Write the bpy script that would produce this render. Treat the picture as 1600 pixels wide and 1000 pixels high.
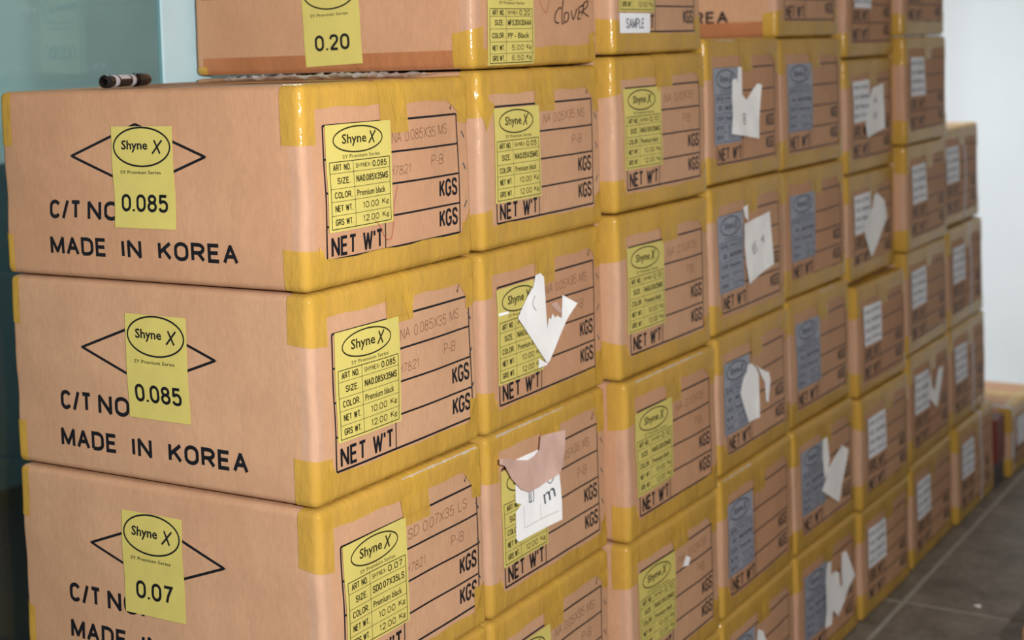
import bpy, bmesh, math, random
from mathutils import Vector, Matrix

# ------------------------------------------------------------------ scene reset
for o in list(bpy.data.objects):
    bpy.data.objects.remove(o, do_unlink=True)
scene = bpy.context.scene
COL = scene.collection
PI = math.pi

# ------------------------------------------------------------------ camera
YAW, PITCH, ROLL = math.radians(57.2048), math.radians(-2.9534), math.radians(-1.9384)
CAM = Vector((-1.6189, -1.2967, 1.5000))
fw = Vector((math.sin(YAW)*math.cos(PITCH), math.cos(YAW)*math.cos(PITCH), math.sin(PITCH)))
rt0 = Vector((math.cos(YAW), -math.sin(YAW), 0.0))
up0 = rt0.cross(fw)
rt = rt0*math.cos(ROLL) + up0*math.sin(ROLL)
up = -rt0*math.sin(ROLL) + up0*math.cos(ROLL)
cam_data = bpy.data.cameras.new('camera')
cam = bpy.data.objects.new('camera', cam_data)
COL.objects.link(cam)
cam.matrix_world = Matrix(((rt.x, up.x, -fw.x, CAM.x), (rt.y, up.y, -fw.y, CAM.y),
                           (rt.z, up.z, -fw.z, CAM.z), (0, 0, 0, 1)))
cam_data.sensor_width = 36.0
cam_data.lens = 2392.98/1600*36.0
cam_data.shift_x = 79.79/1600          # the photograph is a crop of a larger frame
cam_data.shift_y = -294.89/1600
cam_data.clip_start = 0.05
cam_data.dof.use_dof = True
cam_data.dof.focus_distance = 2.20
cam_data.dof.aperture_fstop = 4.2
scene.camera = cam

# ------------------------------------------------------------------ world, lights, exposure
world = bpy.data.worlds.new('world')
scene.world = world
world.use_nodes = True
world.node_tree.nodes['Background'].inputs[0].default_value = (1.0, 0.82, 0.64, 1)
world.node_tree.nodes['Background'].inputs[1].default_value = 0.028

def light(name, kind, loc, energy, color=(1, 1, 1), target=None, **kw):
    d = bpy.data.lights.new(name, kind)
    d.energy = energy
    d.color = color
    for k, v in kw.items():
        setattr(d, k, v)
    o = bpy.data.objects.new(name, d)
    COL.objects.link(o)
    o.location = loc
    if target is not None:
        o.rotation_euler = (Vector(target)-Vector(loc)).to_track_quat('-Z', 'Y').to_euler()
    return o

# the camera's own flash, on the hot shoe a little above the lens
flash = light('camera_flash', 'AREA', CAM + Vector((0.24, -0.37, 0.12)), 89.0, (1.0, 0.97, 0.94),
              target=(1.0, 0.1, 1.25), shape='RECTANGLE', size=0.07, size_y=0.045)

vs = scene.view_settings
vs.view_transform = 'Standard'
vs.look = 'None'
vs.gamma = 1.0
vs.exposure = 0.0
vs.use_curve_mapping = False

# ------------------------------------------------------------------ helpers
def lin(r, g, b):
    f = lambda c: (c/255/12.92) if c/255 <= 0.04045 else ((c/255+0.055)/1.055)**2.4
    return (f(r), f(g), f(b), 1.0)

def new_mat(name):
    m = bpy.data.materials.new(name)
    m.use_nodes = True
    nt = m.node_tree
    return m, nt, nt.nodes['Principled BSDF']

def noise(nt, scale, detail=3.0, rough=0.55, stretch=None, loc=(0, 0, 0)):
    tc = nt.nodes.new('ShaderNodeTexCoord')
    n = nt.nodes.new('ShaderNodeTexNoise')
    n.inputs['Scale'].default_value = scale
    n.inputs['Detail'].default_value = detail
    n.inputs['Roughness'].default_value = rough
    mp = nt.nodes.new('ShaderNodeMapping')
    nt.links.new(tc.outputs['Object'], mp.inputs['Vector'])
    if stretch:
        mp.inputs['Scale'].default_value = stretch
    mp.inputs['Location'].default_value = loc
    nt.links.new(mp.outputs['Vector'], n.inputs['Vector'])
    return n

def ramp(nt, src, a, b, p0=0.35, p1=0.65):
    r = nt.nodes.new('ShaderNodeValToRGB')
    r.color_ramp.elements[0].color = a
    r.color_ramp.elements[1].color = b
    r.color_ramp.elements[0].position = p0
    r.color_ramp.elements[1].position = p1
    nt.links.new(src, r.inputs['Fac'])
    return r

def bump(nt, src, bsdf, strength, dist):
    b = nt.nodes.new('ShaderNodeBump')
    b.inputs['Strength'].default_value = strength
    b.inputs['Distance'].default_value = dist
    nt.links.new(src, b.inputs['Height'])
    nt.links.new(b.outputs['Normal'], bsdf.inputs['Normal'])
    return b

def mat_simple(name, col, rough=0.5, spec=0.5, metal=0.0, alpha=1.0, var=0.06, nscale=30.0):
    m, nt, b = new_mat(name)
    n = noise(nt, nscale)
    lo = tuple(c*(1-var) for c in col[:3]) + (1,)
    hi = tuple(min(1, c*(1+var)) for c in col[:3]) + (1,)
    r = ramp(nt, n.outputs['Fac'], lo, hi)
    nt.links.new(r.outputs['Color'], b.inputs['Base Color'])
    b.inputs['Roughness'].default_value = rough
    b.inputs['Specular IOR Level'].default_value = spec
    b.inputs['Metallic'].default_value = metal
    b.inputs['Alpha'].default_value = alpha
    return m

def mat_cardboard(name, c0, c1):
    m, nt, b = new_mat(name)
    n1 = noise(nt, 4.0, 4.0)
    r = ramp(nt, n1.outputs['Fac'], c0, c1, 0.3, 0.7)
    n2 = noise(nt, 160.0, 3.0, 0.7, stretch=(1, 1, 0.35))
    r2 = ramp(nt, n2.outputs['Fac'], (0.93, 0.93, 0.93, 1), (1.05, 1.05, 1.05, 1), 0.3, 0.7)
    mx = nt.nodes.new('ShaderNodeMix')
    mx.data_type = 'RGBA'
    mx.blend_type = 'MULTIPLY'
    mx.inputs['Factor'].default_value = 1.0
    nt.links.new(r.outputs['Color'], mx.inputs['A'])
    nt.links.new(r2.outputs['Color'], mx.inputs['B'])
    nt.links.new(mx.outputs['Result'], b.inputs['Base Color'])
    b.inputs['Roughness'].default_value = 0.48
    b.inputs['Specular IOR Level'].default_value = 0.02
    n3 = noise(nt, 14.0, 3.0, 0.5, stretch=(1, 1, 1))
    bump(nt, n3.outputs['Fac'], b, 0.35, 0.006)
    return m

def mat_tape(name, col, alpha, rough=0.16):
    m, nt, b = new_mat(name)
    n1 = noise(nt, 9.0, 3.0)
    r = ramp(nt, n1.outputs['Fac'], tuple(c*0.88 for c in col[:3])+(1,), tuple(min(1, c*1.1) for c in col[:3])+(1,))
    nt.links.new(r.outputs['Color'], b.inputs['Base Color'])
    b.inputs['Roughness'].default_value = rough
    b.inputs['Specular IOR Level'].default_value = 0.22
    b.inputs['Alpha'].default_value = alpha
    n2 = noise(nt, 22.0, 4.0, 0.6, stretch=(1.6, 1.6, 0.8))
    bump(nt, n2.outputs['Fac'], b, 0.42, 0.008)
    return m

M = {}
M['card'] = mat_cardboard('cardboard', lin(186, 145, 115), lin(200, 159, 127))
M['card_b'] = mat_cardboard('cardboard_dull', lin(183, 140, 109), lin(197, 153, 121))
M['tape'] = mat_tape('amber_packing_tape', lin(204, 163, 70), 0.76)
M['tape_brown'] = mat_tape('brown_packing_tape', lin(188, 122, 78), 0.62)
M['label_yellow'] = mat_simple('yellow_label_paper', lin(206, 193, 108), 0.45, 0.4, var=0.03)
M['label_grey'] = mat_simple('grey_label_paper', lin(150, 156, 170), 0.5, 0.4, var=0.05)
M['label_white'] = mat_simple('white_label_paper', lin(238, 241, 248), 0.55, 0.3, var=0.03)
M['paper'] = mat_simple('white_torn_paper', lin(250, 252, 255), 0.55, 0.3, var=0.02)
M['paper_pink'] = mat_simple('paper_backing', lin(205, 172, 160), 0.6, 0.3, var=0.06)
M['ink'] = mat_simple('black_print', lin(24, 24, 30), 0.5, 0.3, var=0.2)
M['ink_soft'] = mat_simple('dark_olive_print', lin(48, 44, 22), 0.5, 0.3, var=0.15)
M['ink_grey'] = mat_simple('faint_grey_print', lin(78, 84, 98), 0.5, 0.3, var=0.15)
M['pencil'] = mat_simple('pencil', lin(120, 84, 62), 0.6, 0.3, alpha=0.55, var=0.2)
M['marker'] = mat_simple('marker_ink', lin(40, 28, 22), 0.5, 0.3, var=0.1)
M['red'] = mat_simple('red_pen', lin(190, 70, 58), 0.6, 0.3, alpha=0.7, var=0.1)
M['steel'] = mat_simple('staple_steel', lin(110, 120, 130), 0.3, 0.5, metal=0.8)
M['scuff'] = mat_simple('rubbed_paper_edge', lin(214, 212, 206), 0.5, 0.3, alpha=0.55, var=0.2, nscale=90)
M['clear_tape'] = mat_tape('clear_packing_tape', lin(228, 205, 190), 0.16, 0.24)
M['strap'] = mat_simple('white_strap', lin(205, 200, 205), 0.4, 0.4)
M['film'] = mat_simple('clear_film', lin(205, 208, 212), 0.08, 0.9, alpha=0.5, nscale=12)
M['black_plastic'] = mat_simple('black_plastic', lin(22, 22, 26), 0.25, 0.5)
M['pen_band'] = mat_simple('pen_silver_print', lin(175, 175, 185), 0.3, 0.5)
M['dark_red'] = mat_simple('dark_red_board', lin(110, 40, 32), 0.5, 0.4)
M['dark_grey'] = mat_simple('dark_grey_plastic', lin(62, 58, 62), 0.5, 0.4)
M['wall_white'] = mat_simple('white_wall_paint', lin(236, 240, 244), 0.7, 0.2, var=0.015, nscale=3)
M['ceiling'] = mat_simple('ceiling_paint', lin(206, 188, 164), 0.8, 0.2, var=0.01)
M['mullion'] = mat_simple('pale_blue_frame_paint', lin(176, 206, 216), 0.35, 0.5, var=0.03, nscale=8)
M['wall_teal'] = mat_simple('grey_teal_wall_paint', lin(164, 182, 178), 0.7, 0.2, var=0.04, nscale=3)
M['teal_dark'] = mat_simple('dark_teal_panel', lin(58, 78, 82), 0.5, 0.3, var=0.06)
M['near_black'] = mat_simple('black_plinth', lin(20, 22, 22), 0.6, 0.2)
M['grout'] = mat_simple('grout', lin(165, 161, 153), 0.8, 0.2, var=0.08)

def mat_stone():
    m, nt, b = new_mat('brown_grey_floor_stone')
    n1 = noise(nt, 9.0, 6.0, 0.65)
    r = ramp(nt, n1.outputs['Fac'], lin(100, 92, 84), lin(150, 142, 132), 0.3, 0.75)
    n2 = noise(nt, 55.0, 4.0, 0.7)
    r2 = ramp(nt, n2.outputs['Fac'], (0.75, 0.75, 0.75, 1), (1.15, 1.15, 1.15, 1), 0.3, 0.7)
    mx = nt.nodes.new('ShaderNodeMix')
    mx.data_type = 'RGBA'
    mx.blend_type = 'MULTIPLY'
    mx.inputs['Factor'].default_value = 1.0
    nt.links.new(r.outputs['Color'], mx.inputs['A'])
    nt.links.new(r2.outputs['Color'], mx.inputs['B'])
    nt.links.new(mx.outputs['Result'], b.inputs['Base Color'])
    b.inputs['Roughness'].default_value = 0.55
    bump(nt, n2.outputs['Fac'], b, 0.2, 0.003)
    return m
M['stone'] = mat_stone()

def mat_glass():
    m, nt, b = new_mat('tinted_glass')
    out = nt.nodes['Material Output']
    nt.nodes.remove(b)
    gl = nt.nodes.new('ShaderNodeBsdfGlossy')
    gl.inputs['Color'].default_value = (0.72, 0.86, 0.88, 1)
    gl.inputs['Roughness'].default_value = 0.015
    tr = nt.nodes.new('ShaderNodeBsdfTransparent')
    tr.inputs['Color'].default_value = (0.80, 0.88, 0.88, 1)
    fr = nt.nodes.new('ShaderNodeFresnel')
    geo = nt.nodes.new('ShaderNodeNewGeometry')
    mr = nt.nodes.new('ShaderNodeMapRange')           # same index when the ray leaves the thin pane
    mr.inputs['To Min'].default_value = 1.46
    mr.inputs['To Max'].default_value = 1/1.46
    nt.links.new(geo.outputs['Backfacing'], mr.inputs['Value'])
    nt.links.new(mr.outputs['Result'], fr.inputs['IOR'])
    mx = nt.nodes.new('ShaderNodeMixShader')
    nt.links.new(fr.outputs[0], mx.inputs[0])
    nt.links.new(tr.outputs[0], mx.inputs[1])
    nt.links.new(gl.outputs[0], mx.inputs[2])
    nt.links.new(mx.outputs[0], out.inputs['Surface'])
    return m
M['glass'] = mat_glass()

def link_mesh(name, verts, faces, mat, parent=None, smooth=False):
    me = bpy.data.meshes.new(name)
    me.from_pydata([tuple(v) for v in verts], [], faces)
    me.materials.append(M[mat])
    if smooth:
        me.polygons.foreach_set('use_smooth', [True]*len(me.polygons))
    me.update()
    o = bpy.data.objects.new(name, me)
    COL.objects.link(o)
    if parent is not None:
        o.parent = parent
    return o

def box_geo(x0, x1, y0, y1, z0, z1, bev=0.0):
    bm = bmesh.new()
    bmesh.ops.create_cube(bm, size=1.0)
    for v in bm.verts:
        v.co = Vector(((x0+x1)/2+v.co.x*(x1-x0), (y0+y1)/2+v.co.y*(y1-y0), (z0+z1)/2+v.co.z*(z1-z0)))
    if bev > 0:
        bmesh.ops.bevel(bm, geom=bm.edges[:], offset=bev, segments=2, affect='EDGES', profile=0.5)
    vs_ = [v.co.copy() for v in bm.verts]
    bm.verts.index_update()
    fs_ = [[v.index for v in f.verts] for f in bm.faces]
    bm.free()
    return vs_, fs_

def box_obj(name, x0, x1, y0, y1, z0, z1, mat, parent=None, bev=0.0):
    v, f = box_geo(x0, x1, y0, y1, z0, z1, bev)
    return link_mesh(name, v, f, mat, parent)

def structure(o):
    o['kind'] = 'structure'
    return o

def empty(name, loc, rz=0.0):
    o = bpy.data.objects.new(name, None)
    COL.objects.link(o)
    o.location = loc
    o.rotation_euler = (0, 0, rz)
    o.empty_display_size = 0.05
    return o

def tag(o, label, cat, group=None):
    o['label'] = label
    o['category'] = cat
    if group:
        o['group'] = group
    return o

# ------------------------------------------------------------------ lettering
_text_cache = {}
def text_geo(s, bold=0.0, shear=0.0):
    """triangulated lettering, its box scaled to 0..1 both ways"""
    k = (s, bold, shear)
    if k in _text_cache:
        return _text_cache[k]
    cu = bpy.data.curves.new('lettering', 'FONT')
    cu.body = s
    cu.size = 1.0
    cu.offset = bold
    cu.shear = shear
    cu.resolution_u = 2
    ob = bpy.data.objects.new('lettering', cu)
    COL.objects.link(ob)
    bpy.context.view_layer.update()
    dg = bpy.context.evaluated_depsgraph_get()
    me = bpy.data.meshes.new_from_object(ob.evaluated_get(dg))
    vs_ = [(v.co.x, v.co.y) for v in me.vertices]
    fs_ = [tuple(p.vertices) for p in me.polygons]
    bpy.data.objects.remove(ob, do_unlink=True)
    bpy.data.curves.remove(cu)
    bpy.data.meshes.remove(me)
    x0 = min(v[0] for v in vs_); x1 = max(v[0] for v in vs_)
    y0 = min(v[1] for v in vs_); y1 = max(v[1] for v in vs_)
    vs_ = [((x-x0)/(x1-x0), (y-y0)/(y1-y0)) for x, y in vs_]
    _text_cache[k] = (vs_, fs_, (x1-x0)/(y1-y0))
    return _text_cache[k]

def _arc(cx, cy, rx, ry, a0, a1, n=7):
    return [(cx+rx*math.cos(math.radians(a0+(a1-a0)*i/n)), cy+ry*math.sin(math.radians(a0+(a1-a0)*i/n))) for i in range(n+1)]
_top = lambda a0, a1: _arc(.5, .68, .5, .32, a0, a1)
_bot = lambda a0, a1: _arc(.5, .32, .5, .32, a0, a1)
_S = [(.97, .77), (.84, .95), (.5, 1), (.15, .94), (.03, .76), (.15, .6), (.5, .51), (.86, .41), (.98, .23), (.85, .05), (.5, 0), (.14, .06), (.02, .24)]
# condensed capitals and figures: (width, [(points, smooth, closed)])
GLYPH = {
 'A': (1.05, [([(0, 0), (.5, 1), (1, 0)], 0, 0), ([(.17, .34), (.83, .34)], 0, 0)]),
 'B': (1.0, [([(0, .52), (0, 1), (.55, 1)]+_arc(.55, .76, .4, .24, 90, -90)+[(0, .52)]+[(.55, .52)]+_arc(.55, .26, .45, .26, 90, -90)+[(0, 0), (0, .52)], 0, 0)]),
 'C': (1.0, [(_top(25, 180)+_bot(180, 335), 0, 0)]),
 'D': (1.0, [([(0, 0), (0, 1), (.45, 1)]+_arc(.45, .68, .55, .32, 90, 0)+_arc(.45, .32, .55, .32, 0, -90)+[(0, 0)], 0, 0)]),
 'E': (.86, [([(1, 1), (0, 1), (0, 0), (1, 0)], 0, 0), ([(0, .52), (.9, .52)], 0, 0)]),
 'F': (.84, [([(1, 1), (0, 1), (0, 0)], 0, 0), ([(0, .52), (.9, .52)], 0, 0)]),
 'G': (1.08, [(_top(25, 180)+_bot(180, 340)+[(1, .46), (.55, .46)], 0, 0)]),
 'H': (1.0, [([(0, 0), (0, 1)], 0, 0), ([(1, 0), (1, 1)], 0, 0), ([(0, .52), (1, .52)], 0, 0)]),
 'I': (0, [([(.5, 0), (.5, 1)], 0, 0)]),
 'K': (1.0, [([(0, 0), (0, 1)], 0, 0), ([(1, 1), (0, .36)], 0, 0), ([(.36, .6), (1, 0)], 0, 0)]),
 'L': (.8, [([(0, 1), (0, 0), (1, 0)], 0, 0)]),
 'M': (1.22, [([(0, 0), (0, 1), (.5, .08), (1, 1), (1, 0)], 0, 0)]),
 'N': (1.0, [([(0, 0), (0, 1), (1, 0), (1, 1)], 0, 0)]),
 'O': (1.05, [(_top(0, 180)+_bot(180, 360), 0, 1)]),
 'P': (.95, [([(0, 0), (0, 1), (.55, 1)]+_arc(.55, .73, .45, .27, 90, -90)+[(0, .46)], 0, 0)]),
 'R': (1.0, [([(0, 0), (0, 1), (.55, 1)]+_arc(.55, .74, .43, .26, 90, -90)+[(0, .48)], 0, 0), ([(.5, .48), (1, 0)], 0, 0)]),
 'S': (1.0, [(_S, 1, 0)]),
 'T': (.95, [([(0, 1), (1, 1)], 0, 0), ([(.5, 1), (.5, 0)], 0, 0)]),
 'U': (1.0, [([(0, 1)]+_bot(180, 360)+[(1, 1)], 0, 0)]),
 'V': (1.0, [([(0, 1), (.5, 0), (1, 1)], 0, 0)]),
 'W': (1.4, [([(0, 1), (.25, 0), (.5, .95), (.75, 0), (1, 1)], 0, 0)]),
 'X': (1.0, [([(0, 0), (1, 1)], 0, 0), ([(0, 1), (1, 0)], 0, 0)]),
 'Y': (1.0, [([(0, 1), (.5, .45), (1, 1)], 0, 0), ([(.5, .45), (.5, 0)], 0, 0)]),
 'Z': (.95, [([(0, 1), (1, 1), (0, 0), (1, 0)], 0, 0)]),
 '0': (.88, [(_top(0, 180)+_bot(180, 360), 0, 1)]),
 '1': (.4, [([(0, .78), (.7, 1), (.7, 0)], 0, 0)]),
 '2': (.88, [([(.02, .74), (.15, .94), (.5, 1), (.86, .93), (.97, .74), (.86, .54), (.4, .26), (.0, 0)], 1, 0), ([(0, 0), (1, 0)], 0, 0)]),
 '3': (.88, [([(.02, .8), (.16, .95), (.5, 1), (.85, .93), (.95, .76), (.8, .58), (.42, .53)], 1, 0), ([(.42, .53), (.85, .45), (.98, .26), (.85, .06), (.5, 0), (.14, .06), (.0, .22)], 1, 0)]),
 '4': (.9, [([(.72, 0), (.72, 1), (0, .28), (1, .28)], 0, 0)]),
 '5': (.88, [([(.95, 1), (.14, 1), (.06, .5)], 0, 0), ([(.06, .5), (.3, .62), (.62, .63), (.92, .5), (.98, .3), (.86, .07), (.48, 0), (.12, .06), (0, .2)], 1, 0)]),
 '6': (.88, [(_arc(.5, .3, .5, .3, 0, 360, 14), 0, 1), ([(0, .32), (.05, .72), (.3, .96), (.7, .98), (.95, .82)], 1, 0)]),
 '7': (.85, [([(0, 1), (1, 1), (.55, .45), (.35, 0)], 0, 0)]),
 '8': (.88, [(_arc(.5, .77, .43, .23, 0, 360, 14), 0, 1), (_arc(.5, .27, .5, .27, 0, 360, 14), 0, 1)]),
 '9': (.88, [(_arc(.5, .7, .5, .3, 0, 360, 14), 0, 1), ([(1, .68), (.95, .28), (.7, .04), (.3, .02), (.05, .18)], 1, 0)]),
 '.': (0, [([(.5, -.06), (.5, .08)], 0, 0)]),
 '/': (.55, [([(0, -.08), (1, 1.08)], 0, 0)]),
 '-': (.5, [([(0, .46), (1, .46)], 0, 0)]),
 "'": (0, [([(.5, .74), (.5, 1.04)], 0, 0)]),
}

class Flat:
    """flat shapes collected in the plane of a face (u to the right, v up)"""
    def __init__(self):
        self.v = []
        self.f = []
    def add(self, pts, faces):
        n = len(self.v)
        self.v += pts
        self.f += [tuple(i+n for i in f) for f in faces]
    def word(self, s, u0, u1, v0, v1, wt=.15, rot=0.0, shear=0.0, wob=0.0):
        """capitals and figures drawn as strokes; wt = stroke width as a share of the height"""
        H = v1-v0
        w = wt*H
        gap = .20+wt*1.6
        adv, x = [], 0.0
        for ch in s:
            gw = 0.5 if ch == ' ' else GLYPH[ch][0]
            adv.append(x)
            x += gw+gap
        total = x-gap
        k = (u1-u0-w)/max(total, .2)
        cu, cv = (u0+u1)/2, (v0+v1)/2
        c, sn = math.cos(rot), math.sin(rot)
        rnd = random.Random(s)
        for ch, ax in zip(s, adv):
            if ch == ' ':
                continue
            gw, strokes = GLYPH[ch]
            jv = rnd.uniform(-wob, wob)*H
            for P, smooth, closed in strokes:
                Q = []
                for px, py in P:
                    a = u0+w/2+k*(ax+(px*gw if gw else 0))-cu
                    b = v0+w/2+(H-w)*py-cv+jv
                    a += shear*b
                    Q.append((cu+a*c-b*sn, cv+a*sn+b*c))
                if smooth:
                    self.curve(Q, w, 3)
                elif ch in 'MNWVAZ4' and not closed:
                    for p, q in zip(Q, Q[1:]):
                        L = math.hypot(q[0]-p[0], q[1]-p[1])
                        e = w*.22/L
                        d0 = (q[0]-p[0], q[1]-p[1])
                        self.stroke([(p[0]-d0[0]*e, p[1]-d0[1]*e), (q[0]+d0[0]*e, q[1]+d0[1]*e)], w)
                else:
                    self.stroke(Q, w, bool(closed))
    def text(self, s, u0, u1, v0, v1, bold=0.0, rot=0.0, shear=0.0):
        if all(ch == ' ' or ch in GLYPH for ch in s):
            return self.word(s, u0, u1, v0, v1, .13 if bold < .005 else .168, rot, shear)
        tv, tf, _ = text_geo(s, bold, shear)
        cu, cv = (u0+u1)/2, (v0+v1)/2
        c, sn = math.cos(rot), math.sin(rot)
        pts = []
        for x, y in tv:
            a, b = u0+x*(u1-u0)-cu, v0+y*(v1-v0)-cv
            pts.append((cu+a*c-b*sn, cv+a*sn+b*c))
        # orientation of the triangles so that they face outwards
        fs_ = []
        for f in tf:
            a = 0.0
            for i in range(len(f)):
                p, q = pts[f[i]], pts[f[(i+1) % len(f)]]
                a += p[0]*q[1]-q[0]*p[1]
            fs_.append(f if a > 0 else tuple(reversed(f)))
        self.add(pts, fs_)
    def line(self, u0, v0, u1, v1, w, n=10):
        L = math.hypot(u1-u0, v1-v0)
        nx, ny = -(v1-v0)/L*w/2, (u1-u0)/L*w/2
        pts, fs_ = [], []
        for i in range(n+1):
            t = i/n
            u, v = u0+(u1-u0)*t, v0+(v1-v0)*t
            pts += [(u-nx, v-ny), (u+nx, v+ny)]
            if i:
                a = 2*(i-1)
                fs_.append((a, a+2, a+3, a+1))
        self.add(pts, fs_)
    def stroke(self, P, w, closed=False):
        Q = [P[0]]
        for p in P[1:]:
            if math.hypot(p[0]-Q[-1][0], p[1]-Q[-1][1]) > 1e-6:
                Q.append(p)
        if closed and math.hypot(Q[0][0]-Q[-1][0], Q[0][1]-Q[-1][1]) < 1e-6:
            Q.pop()
        P = Q
        n = len(P)
        if n < 2:
            return
        pts, fs_ = [], []
        def nrm(a, b):
            L = math.hypot(b[0]-a[0], b[1]-a[1]) or 1
            return (-(b[1]-a[1])/L, (b[0]-a[0])/L)
        for i in range(n):
            n1 = nrm(P[i-1], P[i]) if (closed or i > 0) else nrm(P[0], P[1])
            n2 = nrm(P[i], P[(i+1) % n]) if (closed or i < n-1) else n1
            mx, my = n1[0]+n2[0], n1[1]+n2[1]
            L = math.hypot(mx, my) or 1
            mx, my = mx/L, my/L
            sc = w/2/max(mx*n1[0]+my*n1[1], .5)
            pts += [(P[i][0]-mx*sc, P[i][1]-my*sc), (P[i][0]+mx*sc, P[i][1]+my*sc)]
        m = n if closed else n-1
        for i in range(m):
            a, b = 2*i, 2*((i+1) % n)
            fs_.append((a, b, b+1, a+1))
        self.add(pts, fs_)
    def curve(self, P, w, k=5):
        Q = []
        n = len(P)
        for i in range(n-1):
            p0, p1, p2, p3 = P[max(0, i-1)], P[i], P[i+1], P[min(n-1, i+2)]
            for j in range(k):
                t = j/k
                Q.append(tuple(0.5*(2*p1[a]+(p2[a]-p0[a])*t+(2*p0[a]-5*p1[a]+4*p2[a]-p3[a])*t*t
                               + (3*p1[a]-p0[a]-3*p2[a]+p3[a])*t**3) for a in (0, 1)))
        Q.append(P[-1])
        self.stroke(Q, w)
    def oval(self, cu, cv, ru, rv, w, n=36):
        self.stroke([(cu+ru*math.cos(2*PI*i/n), cv+rv*math.sin(2*PI*i/n)) for i in range(n)], w, True)

# ------------------------------------------------------------------ the carton: a rounded, slightly bulged box surface
R = 0.011
DEPTH = 0.594
class Shell:
    """maps points of a sharp w*d*h box (front y=0, left x=0) onto the soft carton surface"""
    def __init__(self, w, d, h, seed):
        self.w, self.d, self.h = w, d, h
        rnd = random.Random(seed)
        self.ph = [rnd.uniform(0, 2*PI) for _ in range(12)]
        self.bf = rnd.uniform(0.002, 0.005)
        self.bl = rnd.uniform(0.0005, 0.002)
    def __call__(self, x, y, z, off=0.0):
        w, d, h = self.w, self.d, self.h
        q = (min(max(x, R), w-R), min(max(y, R), d-R), min(max(z, R), h-R))
        e = (x-q[0], y-q[1], z-q[2])
        L = math.sqrt(e[0]*e[0]+e[1]*e[1]+e[2]*e[2]) or 1.0
        s = (R+off)/L
        p = [q[0]+e[0]*s, q[1]+e[1]*s, q[2]+e[2]*s]
        a, b, c = min(max(x/w, 0), 1), min(max(y/d, 0), 1), min(max(z/h, 0), 1)
        ph = self.ph
        # bulge of the panels
        p[1] -= self.bf*(1-b)*16*a*(1-a)*c*(1-c)
        p[0] -= self.bl*(1-a)*16*b*(1-b)*c*(1-c)
        # small dents along the upright edges and in the panels
        dent = 0.0011*math.sin(31*z+ph[0])+0.0008*math.sin(67*z+ph[1])
        p[0] -= (1-a)**6*dent*math.sin(PI*c)
        p[1] -= (1-b)**4*(0.0009*math.sin(17*x+23*z+ph[2])+0.0007*math.sin(41*x-13*z+ph[3]))*math.sin(PI*c)
        # the boards sag a little along the top and bottom edges (never past the neighbours)
        p[2] += -0.0012*(0.5+0.5*math.sin(9*x+ph[4]+5*y))*c + 0.0007*(0.5+0.5*math.sin(11*x+ph[5]+4*y))*(1-c)
        return Vector(p)

def axis_samples(L, n):
    e = [R*(1-math.tan(PI/4*k/3)) for k in (3, 2, 1, 0)]
    inner = [R+(L-2*R)*i/n for i in range(1, n)]
    return e + inner + [L-t for t in reversed(e)]

def body_geo(S):
    xs, ys, zs = axis_samples(S.w, 14), axis_samples(S.d, 14), axis_samples(S.h, 12)
    idx, verts, faces = {}, [], []
    def vid(x, y, z):
        k = (round(x, 6), round(y, 6), round(z, 6))
        if k not in idx:
            idx[k] = len(verts)
            verts.append(S(x, y, z))
        return idx[k]
    def face(A, B, fn, flip):
        for i in range(len(A)-1):
            for j in range(len(B)-1):
                q = [vid(*fn(A[i], B[j])), vid(*fn(A[i+1], B[j])), vid(*fn(A[i+1], B[j+1])), vid(*fn(A[i], B[j+1]))]
                faces.append(tuple(reversed(q)) if flip else tuple(q))
    face(xs, zs, lambda a, b: (a, 0, b), False)
    face(xs, zs, lambda a, b: (a, S.d, b), True)
    face(ys, zs, lambda a, b: (0, a, b), True)
    face(ys, zs, lambda a, b: (S.w, a, b), False)
    face(xs, ys, lambda a, b: (a, b, S.h), False)
    face(xs, ys, lambda a, b: (a, b, 0), True)
    return verts, faces

def grid_patch(S, A, B, fn, off, rag=0.0, rnd=None, flip=False):
    """a sheet that lies on the shell: A x B samples, fn(a,b) -> point on the sharp box"""
    verts, faces = [], []
    na, nb = len(A), len(B)
    for i, a in enumerate(A):
        for j, b in enumerate(B):
            verts.append(S(*fn(a, b), off))
    for i in range(na-1):
        for j in range(nb-1):
            q = (i*nb+j, (i+1)*nb+j, (i+1)*nb+j+1, i*nb+j+1)
            faces.append(tuple(reversed(q)) if flip else q)
    return verts, faces

def span(a, b, n):
    return [a+(b-a)*i/n for i in range(n+1)]

EDGE = [R*(1-math.tan(PI/4*k/3)) for k in (3, 2, 1, 0)]       # 0 .. R
def fold(a, b):
    """path round an edge: negative = on the first face, positive = on the second"""
    neg = span(-a, -R, 3)[:-1] + [-t for t in reversed(EDGE)]
    pos = EDGE[1:] + span(R, b, 3)[1:]
    return neg + pos

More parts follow.
